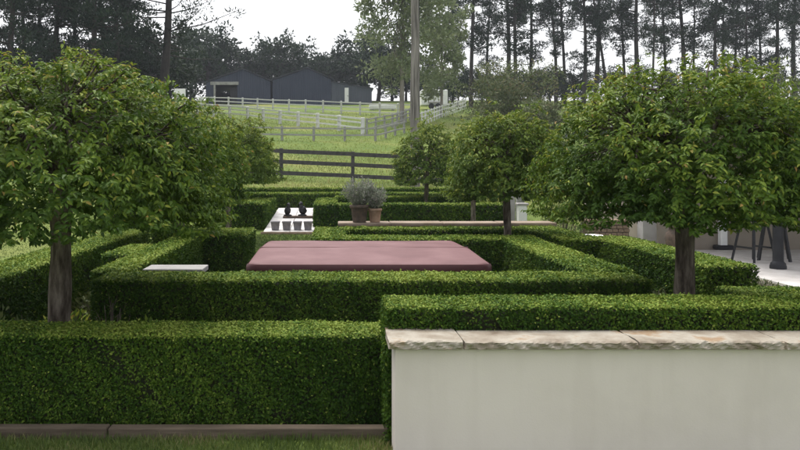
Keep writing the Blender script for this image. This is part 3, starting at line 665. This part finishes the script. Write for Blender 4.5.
def stool(x, y, rz, label):
    e = empty('bar_stool', (x, y, .10), label, 'stool', 'dark stools on the terrace', rz)
    link('seat', box_me('seat', -.19, .19, -.19, .19, .70, .75, 'charcoal', .03, 2), e)
    for sx in (-1, 1):
        for sy in (-1, 1): bar('leg', (sx*.14, sy*.14, .70), (sx*.24, sy*.24, 0), .04, .04, 'charcoal', e)
    for sx in (-1, 1): bar('footrest', (sx*.2, -.2, .25), (sx*.2, .2, .25), .03, .03, 'charcoal', e)
    for sx in (-1, 1): bar('back_post', (sx*.16, .17, .75), (sx*.17, .23, 1.15), .035, .035, 'charcoal', e)
    link('backrest', box_me('backrest', -.2, .2, .19, .22, 1.0, 1.16, 'charcoal', .01), e)
stool(7.38, 13.3, .3, 'dark bar stool nearest the white downpipe on the terrace')
stool(7.85, 13.5, -.5, 'dark bar stool half behind the charcoal column on the terrace')
stool(7.75, 11.9, .9, 'dark stool at the right edge of the photo right of the column')
# behind the outer right hedge: brick wall, pillar, bowl, urn, brown shrub
bw = empty('brick_wall', (5.8, 15.9, 0), 'low brown brick wall left of the grey pillar', 'wall')
link('core', box_me('core', -.55, .42, .02, .17, 0, .60, 'mortar'), bw)
bme = box_me('brick', 0, .108, 0, .06, 0, .062, 'brick', .005)
for r_ in range(8):
    for k in range(8): link('brick', bme, bw, (-.55+.12*k+(.03 if r_ % 2 else 0)-.015, -.04+.002*((r_*3+k) % 3), .03+.074*r_))
link('capping', box_me('capping', -.58, .45, -.06, .19, .615, .665, 'brick', .01), bw)
gpil = empty('gate_pillar', (6.47, 15.6, 0), 'grey rendered square pillar right of the low brick wall', 'pillar')
link('shaft', box_me('shaft', -.15, .15, -.15, .15, -.1, 1.28, 'grey_wall', .012, 2), gpil); link('cap', box_me('cap', -.19, .19, -.19, .19, 1.282, 1.35, 'grey_wall', .015, 2), gpil)
ur = empty('urn', (6.62, 14.6, .1), 'dark brown round urn left of the near right trunk', 'urn')
link('body', lathe_me('body', [(0, 0), (.13, 0), (.14, .03), (.19, .15), (.22, .28), (.19, .4), (.13, .46), (.14, .49), (.17, .51), (.15, .52), (.1, .46), (0, .44)], 'terra_dark', 28), ur)
bo = empty('planter_bowl', (5.15, 15.2, 0), 'wide shallow white bowl before the brown shrub', 'planter')
link('bowl', lathe_me('bowl', [(0, 0), (.1, 0), (.1, .2), (.14, .3), (.24, .36), (.265, .395), (.255, .40), (.22, .37), (0, .35)], 'white', 28), bo)
# pale posts glimpsed between the far standard trees
for k, (x, y, h, lab) in enumerate(((4.35, 18.5, .95, 'pale post just right of the third tree of the right row'), (4.75, 19.2, 1.1, 'grey post glimpsed between the second and third right trees'), (4.15, 16.6, .72, 'short white post right of the second right trunk'))):
    o = empty('garden_post', (x, y, gz(x, y)), lab, 'post'); link('shaft', box_me('shaft', -.09, .09, -.09, .09, -.1, h, ('grey_wall', 'grey_rail', 'white')[k], .01), o); link('cap', box_me('cap', -.12, .12, -.12, .12, h+.002, h+.05, 'grey_wall', .01), o)

# ------------------------------------------------------------------ loose plants
def clump(name, x, y, r, h, n, leaf, ratio, mat, seed, label, cat, upright=.6, kind=None, z=None, grp=None):
    rng = np.random.default_rng(seed); z0 = gz(x, y) if z is None else z
    e = empty(name, (x, y, z0), label, cat, grp)
    a = rng.random(n)*6.28; q = rng.random(n)**.5; zz_ = rng.random(n)
    P = np.stack([np.cos(a)*q*r, np.sin(a)*q*r, zz_*h*(1-.6*q**2)], 1)
    D = np.stack([np.cos(a)*q, np.sin(a)*q, upright+.5*rng.random(n)], 1)+rng.normal(0, .4, (n, 3))
    L = leaf*(.6+.8*rng.random(n)); T = rng.random(n)
    V, F, rr = leaf_geo(P, D, norm(np.array([0, 0, 1.])+rng.normal(0, .6, (n, 3))), L, L*ratio, T)
    link('foliage', np_mesh('foliage', V, F, mat, rr), e, kind='stuff')
    ch = []
    for k in range(14):
        b = rng.random()*6.28; qq = rng.random()**.5; ch.append((np.array([[0, 0, 0], [math.cos(b)*qq*r*.5, math.sin(b)*qq*r*.5, h*.5], [math.cos(b)*qq*r, math.sin(b)*qq*r, h*(1-.5*qq**2)]]), [.012*h+.002, .006*h+.002, .002]))
    link('stems', tubes_mesh('stems', ch, 'bark', 4), e, kind='stuff'); return e
clump('garden_plant', -1.95, 5.78, .2, .56, 260, .05, .5, 'yellow_bush', 1, 'bright green leafy plant just right of the left foreground trunk', 'plant')
clump('garden_plant', -2.35, 5.75, .2, .60, 300, .06, .5, 'yellow_bush', 2, 'bright green leafy plant just left of the left foreground trunk', 'plant')
clump('garden_plant', -2.62, 5.95, .3, .62, 420, .06, .5, 'yellow_bush', 11, 'leafy plant behind the hedge at the left edge of the photo', 'plant')
clump('garden_plant', -1.45, 6.1, .3, .5, 380, .06, .5, 'std', 12, 'dark leafy plant between the foreground hedge and the spa hedge', 'plant')
clump('garden_plant', -2.62, 7.6, .32, .3, 420, .06, .5, 'std', 13, 'low dark leafy plant between the outer left hedge and the spa hedge', 'plant')
clump('garden_plant', -2.72, 8.8, .3, .3, 420, .06, .5, 'yellow_bush', 14, 'low green plant beyond the left trunk beside the outer hedge', 'plant')
clump('dry_plant', -1.80, 6.2, .2, .62, 220, .10, .05, 'dry', 3, 'dry brown twiggy plant between the left trunk and the spa hedge', 'plant')
clump('garden_plant', 2.95, 6.75, .28, .66, 420, .06, .5, 'yellow_bush', 4, 'leafy green plant left of the right foreground trunk', 'plant')
clump('garden_plant', 3.25, 7.6, .25, .5, 300, .06, .5, 'yellow_bush', 5, 'leafy green plant between the two hedges behind the right trunk', 'plant')
clump('brown_shrub', 4.85, 15.9, .55, .95, 2200, .07, .25, 'scrub', 6, 'dull brown shrub behind the white bowl', 'shrub')
clump('low_plant', 6.2, 10.9, .22, .12, 120, .05, .4, 'scrub', 7, 'tiny low plant at the corner of the terrace', 'plant')
clump('green_shrub', 4.6, 21.5, .8, 1.0, 1800, .09, .4, 'std_small', 8, 'green shrub beyond the right end of the ledge', 'shrub')

# ------------------------------------------------------------------ background trees
def clumps_geo(centres, radii, per, leaf, ratio, rng, up=.5, flat=.6):
    n = len(centres)*per; idx = np.repeat(np.arange(len(centres)), per)
    d = norm(rng.normal(0, 1, (n, 3))); q = rng.random(n)**.45
    P = centres[idx] + d*np.array([1, 1, flat])*(radii[idx]*q)[:, None]
    D = norm(d + np.array([0, 0, up]) + rng.normal(0, .5, (n, 3)))
    L = leaf*(.6+.8*rng.random(n)); T = np.clip(rng.random(n)*.7 + .3*rng.random(len(centres))[idx], 0, 1)
    return leaf_geo(P, D, norm(np.array([0, 0, .8])+rng.normal(0, .7, (n, 3))), L, L*ratio, T)
def pine_meshes(seed, H, bare, spread, nb, tr=.28, per=58, lean=0.0):
    rng = np.random.default_rng(seed)
    z = np.linspace(0, 1, 16); tp = np.stack([lean*z*H*.1+.25*np.sin(z*5+seed), .2*np.sin(z*4+2*seed), z*H], 1); tp[:, :2] -= tp[0, :2]
    V, F = tube_geo(tp, tr*(1.1-.95*z)+.02, 8); trunk = np_mesh('trunk', V, F, 'pine_bark', smooth=True)
    ch, cen, rad = [], [], []
    for k in range(nb):
        h = bare + (1-bare)*rng.random()**.8; i = min(int(h*15), 14); b = tp[i]*(1-(h*15-i))+tp[i+1]*(h*15-i)
        a = rng.random()*6.28; ln = spread*(1.15-.8*max(0, (h-bare)/(1-bare))**1.3)*rng.uniform(.45, 1.1)
        if h < bare+.12: ln *= rng.uniform(.4, .9)
        e = b + np.array([math.cos(a)*ln, math.sin(a)*ln, ln*rng.uniform(-.05, .4)])
        m = (b+e)/2+np.array([0, 0, -.05*ln]); ch.append((np.array([b, m, e]), [.07, .05, .02]))
        for s in (.55, .95):
            cen.append(b*(1-s)+e*s+rng.normal(0, .18, 3)+np.array([0, 0, .15])); rad.append(rng.uniform(.45, .85)*(.7+.12*spread))
    # a few bare dead stubs below the crown
    for k in range(7):
        h = rng.uniform(.04, bare); i = min(int(h*15), 14); b = tp[i]; a = rng.random()*6.28; ln = rng.uniform(.6, 1.8)
        ch.append((np.array([b, b+np.array([math.cos(a)*ln*.6, math.sin(a)*ln*.6, .1]), b+np.array([math.cos(a)*ln, math.sin(a)*ln, .25])]), [.04, .03, .012]))
    V, F, rr = clumps_geo(np.array(cen), np.array(rad), int(per*1.25), .36, .26, rng, .5, .55)
    return trunk, np_mesh('crown', V, F, 'pine', rr), tubes_mesh('branches', ch, 'pine_bark', 4)
ORD = ['first', 'second', 'third', 'fourth', 'fifth', 'sixth', 'seventh', 'eighth', 'ninth', 'tenth', 'eleventh', 'twelfth', 'thirteenth', 'fourteenth', 'fifteenth', 'sixteenth', 'seventeenth', 'eighteenth', 'nineteenth', 'twentieth',
       'twenty-first', 'twenty-second', 'twenty-third', 'twenty-fourth', 'twenty-fifth', 'twenty-sixth', 'twenty-seventh', 'twenty-eighth', 'twenty-ninth', 'thirtieth']
def place_tree(name, meshes, x, y, s, rz, label, cat, group, sink=.2):
    e = empty(name, (x, y, gz(x, y)-sink), label, cat, group, rz); e.scale = (s, s, s)
    for nm, me in zip(('trunk', 'crown', 'branches'), meshes):
        o = link(nm, me, e)
        if nm != 'trunk': o['kind'] = 'stuff'
    return e
PINES_R = [pine_meshes(40+k, 23, (.26, .2, .34, .24, .3)[k], (3.0, 2.7, 2.9, 3.3, 2.6)[k], (66, 74, 56, 78, 60)[k], (.2, .24, .17, .22, .26)[k]) for k in range(5)]
PINES_L = [pine_meshes(60+k, 19, (.12, .08, .16, .1)[k], (3.4, 3.1, 3.5, 3.2)[k], (66, 74, 60, 76)[k], .25) for k in range(4)]
X = lambda px, y: (px-332)*y/760
rnd_ = random.Random(4)
right_px = [(455, 104), (472, 96), (487, 108), (503, 98), (519, 90), (533, 104), (556, 94), (567, 106), (583, 92), (597, 100), (611, 92), (628, 104), (642, 95), (655, 88), (669, 102), (684, 94), (699, 108), (711, 90), (726, 98), (741, 104), (752, 92), (766, 98), (781, 90), (795, 100), (812, 94)]
for k, (px, y) in enumerate(right_px):
    tr_ = place_tree('pine_tree', PINES_R[(k*3+k//4) % 5], X(px+rnd_.uniform(-5, 5), y), y, rnd_.uniform(.78, 1.2), rnd_.random()*6.28, 'tall thin bare-trunked pine, %s from the left in the right-hand row' % ORD[k], 'tree', 'pine row on the right')
    tr_.rotation_euler.x = rnd_.gauss(0, .03); tr_.rotation_euler.y = rnd_.gauss(0, .035)
left_px = [(-14, 62), (8, 58), (24, 66), (40, 72), (58, 64), (74, 70), (88, 60), (101, 72), (116, 66), (131, 76)]
for k, (px, y) in enumerate(left_px):
    place_tree('pine_tree', PINES_L[k % 4], X(px, y), y, rnd_.uniform(.9, 1.1), rnd_.random()*6.28, 'dense dark pine, %s from the left in the left-hand stand' % ORD[k], 'tree', 'pine stand on the left')
bigp = pine_meshes(81, 22, .26, 5.6, 62, .42, 60, .4)
place_tree('pine_tree', bigp, X(160, 68), 68, 1.0, .4, 'big spreading pine leaning at the right end of the left stand', 'tree', 'pine stand on the left')

def broad_meshes(seed, H, Rr, nc, mat, leaf=.5, ratio=.5, per=60, low=.15, bark='pine_bark', tr=.25, airy=1.0):
    rng = np.random.default_rng(seed); ph = rng.random(4)*6.28
    d = norm(rng.normal(0, 1, (nc, 3))); q = rng.random(nc)**.4
    lump = 1+.18*np.sin(3*np.arctan2(d[:, 1], d[:, 0])+ph[0])+.12*np.sin(5*d[:, 2]+ph[1])
    cz = H*(low+1)/2; hz = H*(1-low)/2
    cen = np.stack([d[:, 0]*Rr*q*lump, d[:, 1]*Rr*q*lump, cz+d[:, 2]*hz*q*lump], 1)
    rad = Rr*rng.uniform(.16, .30, nc)*airy
    V, F, rr = clumps_geo(cen, rad, per, leaf, ratio, rng, .2, .8)
    crown = np_mesh('crown', V, F, mat, rr)
    z = np.linspace(0, 1, 8); tp = np.stack([.2*np.sin(z*4+seed), .2*np.sin(z*3), z*H*.75], 1); tp[:, :2] -= tp[0, :2]
    V, F = tube_geo(tp, tr*(1.1-.85*z), 8); trunk = np_mesh('trunk', V, F, bark, smooth=True)
    ch = []
    for k in range(0, nc, max(1, nc//26)):
        b = tp[rng.integers(2, 7)]; ch.append((np.array([b, (b+cen[k])/2+np.array([0, 0, .2]), cen[k]]), [tr*.35, tr*.2, .03]))
    return trunk, crown, tubes_mesh('branches', ch, bark, 4)
BR = [broad_meshes(90+k, 8.5, 3.4, 60, 'dark_leaf', .42, .5, 55) for k in range(4)]
line = [(150, 80, 1.15), (172, 84, 1.1), (192, 122, 1.5), (208, 118, 1.35), (222, 128, 1.2), (243, 124, 1.15), (262, 126, 1.3), (281, 122, 1.25), (298, 130, 1.25), (316, 124, 1.05), (335, 130, 1.1), (350, 128, 1.25), (364, 122, 1.3), (378, 116, 1.3), (392, 120, .95), (406, 117, .85), (421, 121, .85)]
for k, (px, y, s) in enumerate(line):
    place_tree('evergreen_tree', BR[k % 4], X(px, y), y, s, k*1.3, 'dark bushy evergreen, %s from the left along the tree line behind the sheds' % ORD[k], 'tree', 'tree line behind the sheds')
under = [(px, y, sc*.68) for px, y, sc in [(430, 112, .9), (458, 100, .85), (482, 103, .9), (506, 101, .85), (528, 103, .9), (551, 100, .9), (575, 103, .9), (448, 108, .75), (470, 112, .85), (492, 110, .8), (515, 114, .8), (540, 112, .9), (562, 110, .8), (585, 113, .9), (610, 110, .95), (640, 112, .95), (670, 109, .95), (700, 113, 1.0), (735, 110, 1.0), (770, 112, 1.0), (805, 108, 1.0)]]
under.sort()
for k, (px, y, s) in enumerate(under):
    place_tree('understorey_tree', BR[(k+1) % 4], X(px, y), y, s, k*2.1, 'dark bushy tree under the right-hand pines, %s from the left' % ORD[k], 'tree', 'dark trees under the right-hand pines')
lowl = [(-10, 82, .8), (20, 84, .75), (48, 86, .8), (76, 84, .75), (104, 86, .8), (128, 84, .8), (5, 74, .8), (35, 80, .85), (62, 78, .9), (90, 80, .85), (118, 82, .9), (140, 70, .55)]
lowl.sort()
for k, (px, y, s) in enumerate(lowl):
    place_tree('understorey_tree', BR[(k+2) % 4], X(px, y), y, s, k*1.7, 'dark bushy tree low among the left-hand pines, %s from the left' % ORD[k], 'tree', 'dark trees under the left-hand pines')
yb = broad_meshes(120, 3.4, 1.7, 40, 'yellow_bush', .22, .5, 60, .05, tr=.1)
place_tree('green_bush', yb, X(160, 60), 60, 1.0, 0, 'rounded yellow-green bush at the foot of the big spreading pine', 'bush', None)
gum = broad_meshes(131, 21, 4.6, 200, 'gum', .36, .45, 80, .12, 'gum_bark', .22, .85)
place_tree('gum_tree', gum, X(402, 70), 70, 1.0, .8, 'pale green airy gum tree behind the grey pole', 'tree', None)
gum2 = broad_meshes(132, 15, 2.8, 90, 'gum', .36, .45, 80, .1, 'gum_bark', .16, .9)
place_tree('gum_tree', gum2, X(441, 78), 78, 1.0, .3, 'slimmer pale green gum tree right of the grey pole', 'tree', None)
scr = broad_meshes(140, 5.4, 3.6, 110, 'scrub', .24, .4, 90, .02, 'bark', .12)
place_tree('scrub_tree', scr, X(512, 58), 58, 1.0, 0, 'brownish olive scrubby tree above the second right standard tree', 'tree', None)
scr2 = broad_meshes(141, 3.6, 2.0, 46, 'scrub', .22, .4, 90, .02, 'bark', .1)
place_tree('scrub_tree', scr2, X(545, 52), 52, 1.0, 1, 'smaller olive scrub right of the brownish scrubby tree', 'tree', None)
ob = broad_meshes(142, 6.0, 2.6, 60, 'yellow_bush', .2, .5, 80, .1, 'bark', .14)
place_tree('olive_tree', ob, X(768, 40), 40, .98, 0, 'rounded olive green tree showing above the right standard tree', 'tree', None)

# ------------------------------------------------------------------ grass blades
def blades(name, n, xr, yr, h, wid, mat, seed, label, bias=1.0):
    rng = np.random.default_rng(seed); x = rng.uniform(*xr, n); y = yr[0]+(yr[1]-yr[0])*rng.random(n)**bias
    P = np.stack([x, y, ground(x, y)-.003], 1); D = np.stack([rng.normal(0, .45, n), rng.normal(0, .45, n), np.ones(n)], 1)
    L = h*(.4+.9*rng.random(n)); T = np.clip(rng.random(n)*.8+.3*np.sin(x*1.1+seed)*np.sin(y*.7)+(.28*np.sin(x*5.3)*np.sin(y*7.1+x)+.08 if seed == 1 else 0), 0, 1)
    if seed in (2, 3): T = T*.6
    if seed == 5: T = .3+.7*T
    V, F, rr = leaf_geo(P, D, norm(rng.normal(0, 1, (n, 3))+np.array([0, -.5, 0])), L, np.full(n, wid), T, fold=0)
    o = link(name, np_mesh(name, V, F, mat, rr)); tag(o, label, 'grass', kind='stuff')
blades('lawn_grass', 30000, (-3.2, .5), (3.9, 4.785), .06, .0045, 'grass', 1, 'short lawn grass in front of the timber edging')
blades('lawn_grass', 34000, (-9, -3.6), (6, 22), .03, .012, 'grass', 2, 'lawn grass left of the outer hedge')
blades('lawn_grass', 14000, (-1.9, .6), (13.6, 17.1), .045, .012, 'grass', 3, 'lawn grass strip before the pale paving')
blades('field_grass', 36000, (-12, 12), (23.5, 46), .13, .03, 'field_grass', 4, 'longer grass around the dark rail fence')
M['paddock'] = leaf_mat('paddock_grass_blade', [(0.0, (.09, .145, .024)), (0.5, (.165, .22, .04)), (1.0, (.30, .31, .085))], rough=0.6, trans=0.25)
blades('field_grass', 34000, (-22, 22), (46, 85), .11, .045, 'paddock', 5, 'rough paddock grass up the slope')

# ------------------------------------------------------------------ thin haze in the air
hz = link('haze', box_me('haze', -190, 190, -30, 240, -1.5, 48, 'soil')); tag(hz, 'thin pale haze in the air over the field', 'haze', kind='stuff')
hm = bpy.data.materials.new('haze'); hm.use_nodes = True; hm.node_tree.nodes.clear()
ho = hm.node_tree.nodes.new('ShaderNodeOutputMaterial'); hv = hm.node_tree.nodes.new('ShaderNodeVolumePrincipled')
hv.inputs['Color'].default_value = (.86, .90, 1.0, 1); hv.inputs['Density'].default_value = .00045
hm.node_tree.links.new(hv.outputs[0], ho.inputs['Volume']); hz.data.materials.clear(); hz.data.materials.append(hm)
